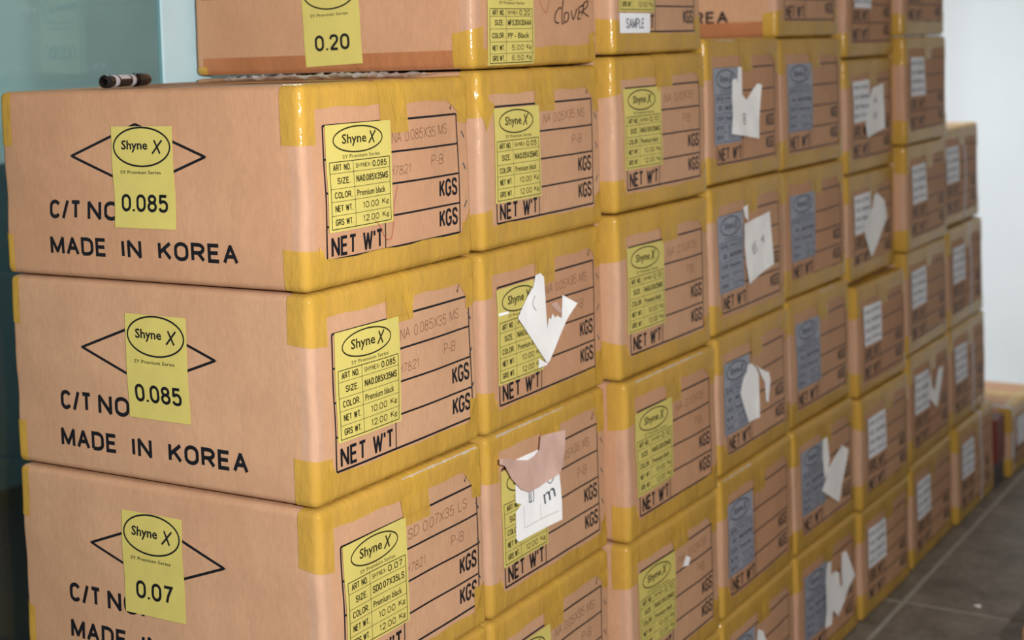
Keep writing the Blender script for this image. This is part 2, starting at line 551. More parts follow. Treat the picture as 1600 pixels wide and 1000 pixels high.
class Carton:
    def __init__(self, name, x, y, adeg, w, z0, z1, seed, mat='card', depth=DEPTH):
        self.w, self.d, self.h = w, depth, z1-z0
        self.rnd = random.Random(seed)
        self.S = Shell(w, depth, self.h, seed)
        self.o = empty(name, (x, y, z0), math.radians(adeg))
        v, f = body_geo(self.S)
        self.body = link_mesh('body', v, f, mat, self.o, smooth=True)
        self.k = 0
    def sheet(self, name, A, B, fn, off, mat, flip=False, parent=None):
        v, f = grid_patch(self.S, A, B, fn, off, flip=flip)
        return link_mesh(name, v, f, mat, parent or self.o, smooth=True)
    # --- tapes
    def tape_edge_top(self, front=0.036, top=0.034, mat='tape'):
        w, h = self.w, self.h
        self.k += 1
        j = self.rnd.uniform
        fr = front+j(-.004, .005)
        t0, t1 = j(-.005, .005), j(-.004, .004)
        A = EDGE + span(R, w-R, 12)[1:-1] + [w-t for t in reversed(EDGE)]
        def fn(a, t):
            if t <= 0:
                return (a, -t, h)
            s = t/fr
            return (a, 0, h-t-s*(t0+(t1-t0)*a/w + .0015*math.sin(60*a+t0*900)))
        self.sheet('tape', A, fold(top, fr), fn, 0.0010, mat)
    def tape_edge_bottom(self, front=0.036, mat='tape'):
        w = self.w
        j = self.rnd.uniform
        fr = front+j(-.004, .005)
        t0, t1 = j(-.004, .004), j(-.004, .004)
        A = EDGE + span(R, w-R, 12)[1:-1] + [w-t for t in reversed(EDGE)]
        def fn(a, t):
            if t <= 0:
                return (a, -t, 0)
            s = t/fr
            return (a, 0, t+s*(t0+(t1-t0)*a/w + .0015*math.sin(50*a+t1*900)))
        self.sheet('tape', A, fold(0.03, fr), fn, 0.0010, mat, flip=True)
    def tape_corner(self, side, end, length, half=0.034, mat='tape', back=False):
        """tape folded round an upright edge; side 'L'/'R', end 'top'/'bottom'"""
        w, d, h = self.w, self.d, self.h
        j = self.rnd.uniform
        L = length+j(-.008, .008)
        ha, hb = half+j(-.004, .004), half+j(-.006, .004)
        if end == 'top':
            B = span(h-L, h-R, 6) + [h-t for t in reversed(EDGE[:-1])]
        else:
            B = EDGE + span(R, L, 6)[1:]
        sl = j(-.006, .006)
        def zz(t, b):
            # the cut end of the tape is not quite straight
            if end == 'top':
                return b + (h-b)/L*sl*t/half if b > 0 else b
            return b + b/L*sl*t/half
        if back:
            fn = lambda t, b: (0, d+t, zz(t, b)) if t <= 0 else (t, d, zz(t, b))
            flip = True
        elif side == 'L':
            fn = lambda t, b: (0, -t, zz(t, b)) if t <= 0 else (t, 0, zz(t, b))
            flip = False
        else:
            fn = lambda t, b: (w+t, 0, zz(t, b)) if t <= 0 else (w, t, zz(t, b))
            flip = False
        self.sheet('tape', fold(ha, hb), B, fn, 0.0014, mat, flip)
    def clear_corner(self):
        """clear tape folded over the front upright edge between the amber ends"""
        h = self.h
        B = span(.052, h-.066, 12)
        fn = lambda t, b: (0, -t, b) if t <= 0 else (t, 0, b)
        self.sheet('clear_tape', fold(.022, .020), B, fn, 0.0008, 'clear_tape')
    def tape_centre(self, u0, u1, drop, mat='tape'):
        h = self.h
        j = self.rnd.uniform
        dr = drop+j(-.008, .008)
        sk = j(-.006, .006)
        def fn(a, t):
            if t <= 0:
                return (a, -t, h)
            return (a+sk*t/dr, 0, h-t)
        self.sheet('tape', span(u0, u1, 4), fold(0.3, dr), fn, 0.0018, mat)
    def tapes(self, corners='LR', centre=True, bottom=True, top=True, tail=True, back=False):
        j = self.rnd.uniform
        if top:
            self.tape_edge_top()
        if bottom:
            self.tape_edge_bottom()
        for s in corners:
            if top:
                self.tape_corner(s, 'top', 0.078)
            if bottom:
                self.tape_corner(s, 'bottom', 0.064)
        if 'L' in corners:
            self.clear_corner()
        if centre:
            c = self.w*0.515+j(-.01, .012)
            self.tape_centre(c-.036, c+.034, 0.07)
        if back:
            self.tape_corner('L', 'top', 0.076, half=0.024, back=True)
            self.tape_corner('L', 'bottom', 0.07, half=0.024, back=True)
    def tape_flap(self, tri, off=0.0022):
        n = 7
        v, f = [], []
        idx = {}
        for i in range(n+1):
            for j in range(n+1-i):
                a, b = i/n, j/n
                u = tri[0][0]*(1-a-b)+tri[1][0]*a+tri[2][0]*b
                z = tri[0][1]*(1-a-b)+tri[1][1]*a+tri[2][1]*b
                idx[i, j] = len(v)
                v.append(self.S(max(u, 0), -min(u, 0), z, off+.0022*math.sin(PI*a)*b))
        for i in range(n):
            for j in range(n-i):
                f.append((idx[i, j], idx[i+1, j], idx[i, j+1]))
                if j < n-i-1:
                    f.append((idx[i+1, j], idx[i+1, j+1], idx[i, j+1]))
        link_mesh('tape_fold', v, f, 'tape', self.o, smooth=True)
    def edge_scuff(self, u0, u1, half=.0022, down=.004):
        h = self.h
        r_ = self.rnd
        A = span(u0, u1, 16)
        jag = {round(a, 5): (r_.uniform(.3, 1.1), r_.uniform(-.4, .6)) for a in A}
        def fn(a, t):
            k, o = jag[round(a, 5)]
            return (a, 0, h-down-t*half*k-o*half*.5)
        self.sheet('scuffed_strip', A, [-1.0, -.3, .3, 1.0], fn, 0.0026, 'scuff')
    # --- flat marks
    def ink(self, flat, name, off, mat, face='front', parent=None, origin=0.0):
        S = self.S
        if face == 'front':
            v = [S(u, 0, z, off) for u, z in flat.v]
        else:
            v = [S(0, origin-u, z, off) for u, z in flat.v]
        return link_mesh(name, v, flat.f, mat, parent or self.o)
    def panel(self, name, u0, u1, v0, v1, off, mat, face='front', tilt=0.0, parent=None):
        cu, cv = (u0+u1)/2, (v0+v1)/2
        c, s = math.cos(tilt), math.sin(tilt)
        if face == 'front':
            fn = lambda a, b: (cu+(a-cu)*c-(b-cv)*s, 0, cv+(a-cu)*s+(b-cv)*c)
        else:       # a measured from the front edge backwards, so the text side runs the other way
            fn = lambda a, b: (0, cu-((a-cu)*c-(b-cv)*s), cv+(a-cu)*s+(b-cv)*c)
        return self.sheet(name, span(u0, u1, 8), span(v0, v1, 18), fn, off, mat, parent=parent)
    def table(self, pencil=None, detail=2, names=('GRS W\'T', 'NET W\'T'), u0=.046, u1=.386):
        """the printed table of the end panel, lines and words"""
        s = self.h/0.298
        v0, v1 = .041*s, .237*s
        ud = u0+.137*(u1-u0)/.34
        F = Flat()
        words = []
        lw = .0033
        r = [v0+(v1-v0)*i/4 for i in range(5)]
        F.line(u0, r[0], u1, r[0], lw)
        F.line(u0, r[4], u1, r[4], lw)
        F.line(u0, r[0], u0, r[4], lw*.9)
        F.line(u1, r[0], u1, r[4], lw*.9)
        F.line(ud, r[0], ud, r[4], lw*.7)
        for i in (1, 2, 3):
            F.line(u0, r[i], u1, r[i], lw*.9)
        hgt = .028
        for i in (0, 1):
            m = (r[i]+r[i+1])/2+.002
            for wd, a_, b_, dm in (('KGS', u1-.058, u1-.006, .002), (names[1-i], u0+.009, ud-.006, -.008)):
                Q = Flat()
                Q.text(wd, a_, b_, m+dm-hgt/2, m+dm+hgt/2, 0.008)
                self.ink(Q, 'printed_word', 0.0005, 'ink')
        self.ink(F, 'printed_table', 0.0005, 'ink')
        if pencil:
            a, b, c = pencil
            for wd, ua, ub, va, vb, ro in ((a, u0+.16, u1-.03, r[3]+.015, r[3]+.031, .03), (b, u0+.152, u0+.205, r[2]+.012, r[2]+.026, .0),
                                           (c, u1-.08, u1-.045, r[2]+.018, r[2]+.034, -.03)):
                if wd:
                    G = Flat()
                    G.word(wd, ua, ub, va, vb, .085, ro, .12, .07)
                    self.ink(G, 'pencil_note', 0.0006, 'pencil')
    def tick(self):
        G = Flat()
        u, v = self.w-.052, self.h-.045
        G.stroke([(u-.004, v-.001), (u-.002, v-.005), (u+.002, v+.006)], .0018)
        self.ink(G, 'tick_mark', 0.0006, 'marker')
    def staples(self, u=None, n=3):
        u = u or self.w-.021
        for i in range(n):
            v = self.h*(.30+.19*i)+self.rnd.uniform(-.004, .004)
            a = -0.95 if self.rnd.random() < .8 else .9
            p = self.S(u, 0, v, 0.0004)
            gv, gf = box_geo(-.0065, .0065, -.0006, .0002, -.0009, .0009)
            o = link_mesh('staple', gv, gf, 'steel', self.o)
            o.location = p
            o.rotation_euler = (0, -a, 0)
    # --- the stickers
    def end_label(self, rows, mat='label_yellow', ink='ink_soft', rect=(.047, .199, .077, .2345), tilt=0.0, detail=2, hcut=(.35, .455, .60, .72, .85, .975)):
        s = self.h/0.298
        u0, u1, v0, v1 = rect
        v0, v1 = v0*s, v1*s
        lab = self.panel('label', u0, u1, v0, v1, 0.0022, mat, tilt=tilt)
        W, H = u1-u0, v1-v0
        X = lambda t: u0+t*W
        Y = lambda t: v1-t*H
        F = Flat()
        F.oval(X(.48), Y(.15), .37*W, .122*H, .0022 if detail else .003)
        F.text('Shyne', X(.24), X(.60), Y(.215), Y(.095), 0.015)
        F.text('X', X(.64), X(.74), Y(.21), Y(.075), -0.012, shear=.25)
        F.text('SY Premium Series', X(.24), X(.80), Y(.325), Y(.29), 0.0)
        a, b, d = .04, .96, .385
        lw = .0009 if detail else .0012
        for t in hcut:
            F.line(X(a), Y(t), X(b), Y(t), lw*(1.4 if t in (hcut[0], hcut[-1]) else .8), 6)
        for t in (a, b):
            F.line(X(t), Y(hcut[0]), X(t), Y(hcut[-1]), lw*1.3, 6)
        F.line(X(d), Y(hcut[0]), X(d), Y(hcut[-1]), lw*.8, 6)
        keys = ['ART NO.', 'SIZE.', 'COLOR.', 'NET WT.', 'GRS WT.']
        for i in range(5):
            t0, t1 = hcut[i], hcut[i+1]
            m, hh = (t0+t1)/2, .062
            kx = (.09, .345) if i != 1 else (.14, .33)
            F.text(keys[i], X(kx[0]), X(kx[1]), Y(m+hh/2), Y(m-hh/2), 0.01)
            val = rows[i]
            if i == 0:
                n1, n2 = val
                F.text(n1, X(.42), X(.66), Y(m+.022), Y(m-.022), 0.0)
                F.text(n2, X(.68), X(.91), Y(m+hh/2), Y(m-hh/2), 0.012)
            elif i == 1:
                F.text(val, X(.42), X(.93), Y(m+.033), Y(m-.033), 0.016)
            elif i == 2:
                F.text(val, X(.42), X(.88), Y(m+.034), Y(m-.028), 0.012)
            else:
                F.text(val, X(.50), X(.76), Y(m+.031), Y(m-.031), 0.004)
                F.text('Kg', X(.82), X(.93), Y(m+.03), Y(m-.03), 0.004)
        self.ink(F, 'label_print', 0.0028, ink, parent=lab)
        return lab
    def small_label(self, rect=(.045, .178, .131, .240), tilt=0.0):
        s = self.h/0.298
        u0, u1, v0, v1 = rect
        v0, v1 = v0*s, v1*s
        lab = self.panel('label', u0, u1, v0, v1, 0.0022, 'label_white', tilt=tilt)
        W, H = u1-u0, v1-v0
        F = Flat()
        rows = [('ART NO.', 'SHYNEX'), ('SIZE.', 'NA0.10X35MS'), ('COLOR.', 'Black'), ('NET WT.', '10.00 Kg')]
        for i, (a, b) in enumerate(rows):
            m = v1-H*(.16+.23*i)
            F.text(a, u0+.06*W, u0+.34*W, m-.045*H, m+.045*H, .008)
            F.text(b, u0+.42*W, u0+.92*W, m-.045*H, m+.045*H, .008)
        self.ink(F, 'label_print', 0.0028, 'ink_grey', parent=lab)
        return lab
    def paper(self, name, poly, lift=0.004, mat='paper', marks=None, hinge=None, base=0.0016):
        """a torn sheet stuck on the panel; it stands away from it with distance from the hinge point"""
        bm = bmesh.new()
        vv = [bm.verts.new((u, v, 0)) for u, v in poly]
        bm.faces.new(vv)
        bmesh.ops.triangulate(bm, faces=bm.faces[:])
        bmesh.ops.subdivide_edges(bm, edges=bm.edges[:], cuts=2, use_grid_fill=True)
        bmesh.ops.triangulate(bm, faces=bm.faces[:])
        bm.normal_update()
        bm.verts.index_update()
        pts = [(v.co.x, v.co.y) for v in bm.verts]
        fs_ = [tuple(v.index for v in f.verts) for f in bm.faces]
        if sum(f.normal.z for f in bm.faces) < 0:
            fs_ = [tuple(reversed(f)) for f in fs_]
        bm.free()
        cu = hinge[0] if hinge else sum(p[0] for p in poly)/len(poly)
        cv = hinge[1] if hinge else sum(p[1] for p in poly)/len(poly)
        ph = self.rnd.uniform(0, 6)
        def off(u, v):
            r2 = math.hypot(u-cu, v-cv)/.08
            return base+lift*min(r2*r2, 1.6)*(.75+.25*math.sin(60*u+40*v+ph))
        V = [self.S(u, 0, v, off(u, v)) for u, v in pts]
        n = len(V)
        V2 = [p+Vector((0, .0004, 0)) for p in V]
        faces = fs_ + [tuple(i+n for i in reversed(f)) for f in fs_]
        o = link_mesh(name, V+V2, faces, mat, self.o)
        if marks:
            vv = [self.S(u, 0, v, off(u, v)+.0006) for u, v in marks.v]
            link_mesh('handwriting', vv, marks.f, 'ink_grey', o)
        return o
    def side_print(self, number, label_dv=(0, 0), mirrored=False, marking=True, tape_bottom=False, label_tilt=0.0):
        """the long left side: diamond, C/T NO, MADE IN KOREA and the yellow number label"""
        s = self.h/0.294
        Z = lambda z: z*s
        if marking:
            F = Flat()
            # text coordinate t = O - y, so it grows to the right as seen from outside
            O = DEPTH
            T = lambda y: O-y
            c, hw, hh, zc = .305, .133, .047, Z(.192)
            for (a, b) in (((c+hw, zc), (c, zc+hh)), ((c, zc+hh), (c-hw, zc)), ((c-hw, zc), (c, zc-hh)), ((c, zc-hh), (c+hw, zc))):
                F.line(T(a[0]), a[1], T(b[0]), b[1], .0040, 10)
            # sharp points of the diamond
            for sg in (1, -1):
                F.add([(T(c+sg*hw)-sg*.004, zc), (T(c+sg*hw)+sg*.007, zc-.0030), (T(c+sg*hw)+sg*.007, zc+.0030)],
                      [(0, 1, 2) if sg > 0 else (0, 2, 1)])
            self.ink(F, 'printed_diamond', 0.0005, 'ink', face='left', origin=O)
            for wd, ya, yb, za, zb in (('C/T', .492, .425, .0925, .1225), ('NO.', .411, .335, .0925, .1225),
                                       ('MADE', .493, .374, .036, .065), ('IN', .343, .303, .036, .065), ('KOREA', .270, .119, .036, .065)):
                F = Flat()
                F.word(wd, T(ya), T(yb), Z(za), Z(zb), .20)
                self.ink(F, 'printed_word', 0.0005, 'ink', face='left', origin=O)
        if number:
            dy, dz = label_dv
            y0, y1, z0, z1 = .353+dy, .232+dy, Z(.083)+dz, Z(.2375)+dz
            # sheet with u = running to the right
            cu, cv = (y0+y1)/2, (z0+z1)/2
            W, H = y0-y1, z1-z0
            ct, st = math.cos(label_tilt), math.sin(label_tilt)
            def fn(a, b):
                return (0, cu-(a*ct-b*st), cv+a*st+b*ct)
            lab = self.sheet('label', span(-W/2, W/2, 6), span(-H/2, H/2, 6), fn, 0.0016, 'label_yellow')
            G = Flat()
            G.oval(0, H*.30, W*.46, H*.19, .0026)
            G.text('Shyne', -W*.33, W*.10, H*.245, H*.365, 0.02)
            G.text('X', W*.18, W*.33, H*.225, H*.375, -0.01, shear=.2)
            G.text('SY Premium Series', -W*.36, W*.30, H*.035, H*.068, 0.003)
            wn = .76*len(number)/5
            G.word(number, -W*(wn/2), W*(wn/2), -H*.34, -H*.165, .17)
            V = [self.S(*fn(u, v), 0.0022) for u, v in G.v]
            link_mesh('label_print', V, G.f, 'ink', lab)
    def strap(self, u, wid=.018):
        h, d = self.h, self.d
        def fn(a, t):
            if t <= -(d-.02):
                return (a, d-.02, h)
            return (a, -t, h) if t <= 0 else (a, 0, h-t)
        T = span(-(d-.03), -R, 6)[:-1]+[-t for t in reversed(EDGE)] + EDGE[1:] + span(R, h-R, 8)[1:]
        self.sheet('strap', [u, u+wid/2, u+wid], T, fn, 0.0012, 'strap')

# ------------------------------------------------------------------ the room
FX0, FX1, FY0, FY1 = -4.0, 4.60, -4.2, 0.62
floor = structure(box_obj('floor', FX0, FX1, FY0, 3.2, -0.08, -0.0018, 'grout'))
TILE, GAP = 0.90, 0.013
TX, TY = 2.36, -0.082
tile_v, tile_f = box_geo(0, TILE-GAP, 0, TILE-GAP, -0.02, 0.0, 0.0015)
tile_me = bpy.data.meshes.new('tile')
tile_me.from_pydata([tuple(v) for v in tile_v], [], tile_f)
tile_me.materials.append(M['stone'])
for i in range(-6, 3):
    for j in range(-5, 2):
        x, y = TX+i*TILE+GAP/2, TY+j*TILE+GAP/2
        if x > 4.5 or y > .7:
            continue
        t = bpy.data.objects.new('tile', tile_me)
        COL.objects.link(t)
        t.location = (x, y, 0)
        t.parent = floor
structure(box_obj('wall_right', 4.60, 4.72, FY0, 3.2, -0.08, 3.0, 'wall_white'))
structure(box_obj('baseboard_right', 4.585, 4.60, FY0, .60, 0.0, 0.07, 'wall_white', bev=.003))
structure(box_obj('ceiling', FX0, 4.72, FY0, 3.2, 3.0, 3.1, 'ceiling'))
structure(box_obj('wall_rear', FX0, 4.60, 3.05, 3.15, 0.0, 3.0, 'wall_teal'))
structure(box_obj('trim_1', FX0, 4.59, 2.99, 3.048, 0.0, 1.16, 'teal_dark', bev=.004))
structure(box_obj('trim_2', FX0, 4.59, 0.70, 2.985, -0.003, 0.012, 'near_black'))

# glazed partition behind the cartons
win = structure(empty('window_1', (0, 0, 0)))
GY = 0.604
posts = [-3.05, -1.85, -.75, .369, 1.55, 2.70, 3.85]
for k, x in enumerate(posts):
    box_obj('mullion', x, x+.125, GY-.0015, GY+.012, 0.10, 2.75, 'mullion', win, bev=.003)
    x1 = posts[k+1] if k+1 < len(posts) else 4.60
    box_obj('pane', x+.126, x1-.001, GY, GY+.008, 0.10, 2.75, 'glass', win)
box_obj('rail', FX0+.9, 4.59, GY-.0015, GY+.05, 0.0, 0.098, 'mullion', win, bev=.003)
box_obj('rail', FX0+.9, 4.59, GY-.0015, GY+.05, 2.752, 2.99, 'mullion', win, bev=.003)

def ceiling_lamp(loc, length, energy, label, color=(.93, .97, 1.0), along='y', aim=(0, 0, -1), spread=180):
    t = tag(empty('ceiling_lamp', loc, 0 if along == 'y' else PI/2), label, 'lamp', 'ceiling lamps')
    box_obj('housing', -.07, .07, -length/2, length/2, -.045, 0.0, 'ceiling', t, bev=.006)
    n = 12
    v, f = [], []
    for i in range(2):
        for k in range(n):
            a = 2*PI*k/n
            v.append((.018*math.cos(a), (-.5+i)*(length-.06), -.068+.018*math.sin(a)))
    for k in range(n):
        f.append((k, (k+1) % n, n+(k+1) % n, n+k))
    f += [tuple(reversed(range(n))), tuple(range(n, 2*n))]
    link_mesh('tube', v, f, 'tube', t)
    l = light('lamp_light', 'AREA', (0, 0, -.095), energy, color, target=aim, shape='RECTANGLE', size=.06, size_y=length, spread=math.radians(spread))
    l.parent = t
    return t
mt, nt, b = new_mat('lamp_tube')
b.inputs['Emission Color'].default_value = (.93, .97, 1, 1)
b.inputs['Emission Strength'].default_value = 4.0
M['tube'] = mt
ceiling_lamp((2.9, 0.40, 2.995), .34, 9.8, 'ceiling tube lamp turned towards the white end wall', aim=(1.55, -.10, -3.0), spread=72)
ceiling_lamp((1.7, 1.3, 2.995), 1.2, 66.0, 'ceiling tube lamp in the room behind the glass partition', along='x')

# ------------------------------------------------------------------ the cartons
L085 = [('SHYNEX-', '0.085'), 'NA0.085X35MS', 'Premium black', '10.00', '12.00']
L07 = [('SHYNEX-', '0.07'), 'SD0.07X35LS', 'Premium black', '10.00', '12.00']
L05 = [('SHYNEX-', '0.05'), 'NA0.05X35MS', 'Premium black', '10.00', '12.00']
L10 = [('SHYNEX-', '0.10'), 'NA0.10X35MS', 'Premium black', '10.00', '12.00']
LPP = [('SHYNEX-', '0.20'), 'MFS.20X30AAA', 'PP - Black', '5.00', '6.50']

GAPZ = 0.0032
SPEC = [
 # column, row, x, y, yaw, width, z0, z1
 ('A', 3, -0.0032, 0.0008, 0.20, 0.4240, 1.1797, 1.4665),
 ('A', 2, 0.0012, 0.0023, 0.20, 0.4240, 0.8810, 1.1797),
 ('A', 1, -0.0012, -0.0014, 0.20, 0.4240, 0.5821, 0.8810),
 ('A', 0, 0.0, 0.0, 0.20, 0.4240, 0.2895, 0.5821),
 ('A', -1, 0.0, 0.0, 0.20, 0.4240, 0.0, 0.2895),
 ('B', 3, 0.4354, -0.0076, 0.66, 0.4219, 1.1806, 1.4726),
 ('B', 2, 0.4346, -0.0023, 0.66, 0.4219, 0.8822, 1.1806),
 ('B', 1, 0.4366, 0.0008, 0.66, 0.4219, 0.5796, 0.8822),
 ('B', 0, 0.4339, 0.0005, 0.66, 0.4219, 0.2895, 0.5796),
 ('B', -1, 0.4345, 0.0, 0.66, 0.4219, 0.0, 0.2895),
 ('C', 3, 0.8694, -0.0244, -0.47, 0.4044, 1.1946, 1.4862),
 ('C', 2, 0.8609, -0.0270, -0.47, 0.4044, 0.8872, 1.1946),
 ('C', 1, 0.8665, -0.0332, -0.47, 0.4044, 0.5841, 0.8872),
 ('C', 0, 0.8660, -0.0298, -0.47, 0.4044, 0.2895, 0.5841),
 ('C', -1, 0.8660, -0.0298, -0.47, 0.4044, 0.0, 0.2895),
 ('D', 3, 1.2921, -0.0217, 0.75, 0.4280, 1.2056, 1.5133),
 ('D', 2, 1.2875, -0.0269, 0.75, 0.4280, 0.8931, 1.2056),
 ('D', 1, 1.2967, -0.0280, 0.75, 0.4280, 0.5975, 0.8931),
 ('D', 0, 1.2903, -0.0308, 0.75, 0.4280, 0.2978, 0.5975),
 ('D', -1, 1.2859, -0.0292, 0.75, 0.4280, 0.0, 0.2978),
 ('E', 3, 1.7271, -0.0126, -0.87, 0.4105, 1.2013, 1.5091),
 ('E', 2, 1.7285, -0.0131, -0.87, 0.4105, 0.9003, 1.2013),
 ('E', 1, 1.7315, -0.0173, -0.87, 0.4105, 0.5973, 0.9003),
 ('E', 0, 1.7298, -0.0249, -0.87, 0.4105, 0.3011, 0.5973),
 ('E', -1, 1.7281, -0.0263, -0.87, 0.4105, 0.0, 0.3011),
 ('F', 3, 2.1992, -0.0079, 0.05, 0.3960, 1.1510, 1.4522),
 ('F', 2, 2.2019, -0.0052, 0.05, 0.3960, 0.8684, 1.1510),
 ('F', 1, 2.1746, -0.0319, -1.0, 0.3944, 0.5795, 0.8684),
 ('F', 0, 2.1697, -0.0386, -1.0, 0.3944, 0.2876, 0.5795),
 ('F', -1, 2.1695, -0.0338, -1.0, 0.3944, 0.0, 0.2876),
 ('G', 3, 2.6080, -0.0383, 0.2, 0.4190, 1.2000, 1.5045),
 ('G', 2, 2.6049, -0.0367, 0.2, 0.4150, 0.9009, 1.2000),
 ('G', 1, 2.6080, -0.0309, 0.2, 0.4190, 0.6051, 0.9009),
 ('G', 0, 2.6077, -0.0336, 0.2, 0.4190, 0.2975, 0.6051),
 ('G', -1, 2.6069, -0.0351, 0.2, 0.4190, 0.0, 0.2975),
 ('H', 2, 3.0330, -0.0180, 0.2, 0.4300, 0.9147, 1.2225),
 ('H', 1, 3.0360, -0.0319, 0.2, 0.4063, 0.6097, 0.9147),
 ('H', 0, 3.0360, -0.0323, 0.2, 0.4163, 0.3022, 0.6097),
 ('H', -1, 3.0600, -0.0420, 0.0, 0.4400, 0.0, 0.3022),
 ('B', 4, 0.4395, 0.0013, -0.45, 0.4150, 1.4726, 1.7726),
 ('C', 4, 0.8766, -0.0261, 1.2, 0.4080, 1.4862, 1.7862),
 ('E', 4, 1.7289, -0.0088, -0.15, 0.4179, 1.5091, 1.8092),
 ('F', 4, 2.1960, -0.0120, 0.0, 0.4000, 1.4522, 1.7500),
 ('G', 4, 2.6070, -0.0360, 0.2, 0.4150, 1.5038, 1.8000),
]
ORD = ['topmost', 'second from top', 'third from top', 'fourth from top', 'fifth from top', 'sixth from top']
COLN = {'A': 'leftmost column', 'B': 'second column', 'C': 'third column', 'D': 'fourth column',
        'E': 'fifth column', 'F': 'sixth column', 'G': 'seventh column', 'H': 'eighth column'}
TOPROW = {'A': 3, 'B': 4, 'C': 4, 'D': 3, 'E': 4, 'F': 4, 'G': 4, 'H': 2}
LOOK = {
 ('A', 3): 'carton with 0.085 on its side and a marker pen on top',
 ('A', 2): 'carton with 0.085 on its side and pencil notes',
 ('A', 1): 'carton with 0.07 on its side',
 ('B', 4): 'carton with 0.20 on its side and clover handwritten',
 ('B', 2): 'carton with kite-shaped torn white paper on its end',
 ('B', 1): 'carton with white sheet and pinkish curled paper',
 ('C', 4): 'carton with white SAMPLE sticker',
 ('D', 3): 'carton with forked white paper over grey label',
 ('D', 2): 'carton with slanted white sheet beside grey label',
 ('D', 1): 'carton with hooked scrap of white paper on grey label',
 ('D', -1): 'carton with white scrap on grey label',
 ('E', 4): 'carton with KOREA lettering on its bare side',
 ('E', 0): 'carton with torn white scrap over grey label',
 ('E', -1): 'carton with jagged W-shaped white paper over grey label',
 ('F', 3): 'carton with two overlapping white labels',
 ('F', 2): 'carton with pointed torn white label',
 ('G', 0): 'carton with torn W-shaped white label',
}
KIND = {'A': 'brown carton with yellow end label', 'B': 'brown carton with yellow end label',
        'C': 'brown carton with yellow end label', 'D': 'brown carton with plain grey label',
        'E': 'brown carton with plain grey label', 'F': 'brown carton with plain white label',
        'G': 'brown carton with plain white label', 'H': 'brown carton with white strap and white label'}
PAPER = {
 ('B', 2): [((0.162, 0.239), (0.181, 0.24), (0.194, 0.232), (0.199, 0.192), (0.202, 0.141), (0.21, 0.159), (0.217, 0.154), (0.224, 0.163), (0.232, 0.155), (0.241, 0.157), (0.256, 0.15), (0.258, 0.162), (0.261, 0.19), (0.306, 0.169), (0.272, 0.144), (0.202, 0.084), (0.193, 0.084), (0.096, 0.178), (0.155, 0.221))],
 ('D', 3): [((0.159, 0.244), (0.18, 0.243), (0.18, 0.183), (0.205, 0.171), (0.265, 0.205), (0.285, 0.201), (0.262, 0.084), (0.107, 0.103), (0.127, 0.216), (0.149, 0.22), (0.156, 0.209))],
 ('D', 2): [((0.316, 0.231), (0.332, 0.11), (0.181, 0.087), (0.161, 0.219)), ((0.163, 0.255), (0.189, 0.258), (0.19, 0.224), (0.174, 0.232))],
 ('D', 1): [((0.153, 0.211), (0.172, 0.211), (0.203, 0.194), (0.216, 0.18), (0.214, 0.083), (0.15, 0.086), (0.109, 0.158), (0.129, 0.187), (0.148, 0.197)),
            ((0.172, 0.211), (0.259, 0.175), (0.273, 0.172), (0.281, 0.153), (0.264, 0.105), (0.251, 0.111), (0.248, 0.153), (0.212, 0.191))],
 ('D', -1): [((0.181, 0.222), (0.212, 0.208), (0.277, 0.105), (0.151, 0.122))],
 ('E', 0): [((0.176, 0.237), (0.207, 0.238), (0.215, 0.182), (0.202, 0.157), (0.178, 0.141), (0.173, 0.198)),
            ((0.235, 0.175), (0.301, 0.196), (0.345, 0.174), (0.265, 0.061), (0.153, 0.119), (0.177, 0.135), (0.202, 0.163))],
 ('E', -1): [((0.179, 0.236), (0.21, 0.232), (0.211, 0.197), (0.24, 0.197), (0.264, 0.187), (0.27, 0.147), (0.283, 0.149), (0.283, 0.23), (0.308, 0.229), (0.37, 0.148), (0.246, 0.083), (0.211, 0.109), (0.193, 0.08), (0.157, 0.081), (0.168, 0.191))],
 ('F', 3): [((0.129, 0.127), (0.195, 0.219), (0.288, 0.227), (0.291, 0.105), (0.137, 0.088))],
 ('F', 2): [((0.203, 0.212), (0.221, 0.218), (0.283, 0.192), (0.306, 0.143), (0.164, 0.051), (0.107, 0.112), (0.103, 0.148), (0.19, 0.181))],
 ('G', 0): [((0.156, 0.199), (0.191, 0.233), (0.205, 0.182), (0.229, 0.17), (0.272, 0.228), (0.319, 0.226), (0.286, 0.165), (0.239, 0.119), (0.19, 0.147), (0.149, 0.172))],
}
TOP_A3 = None
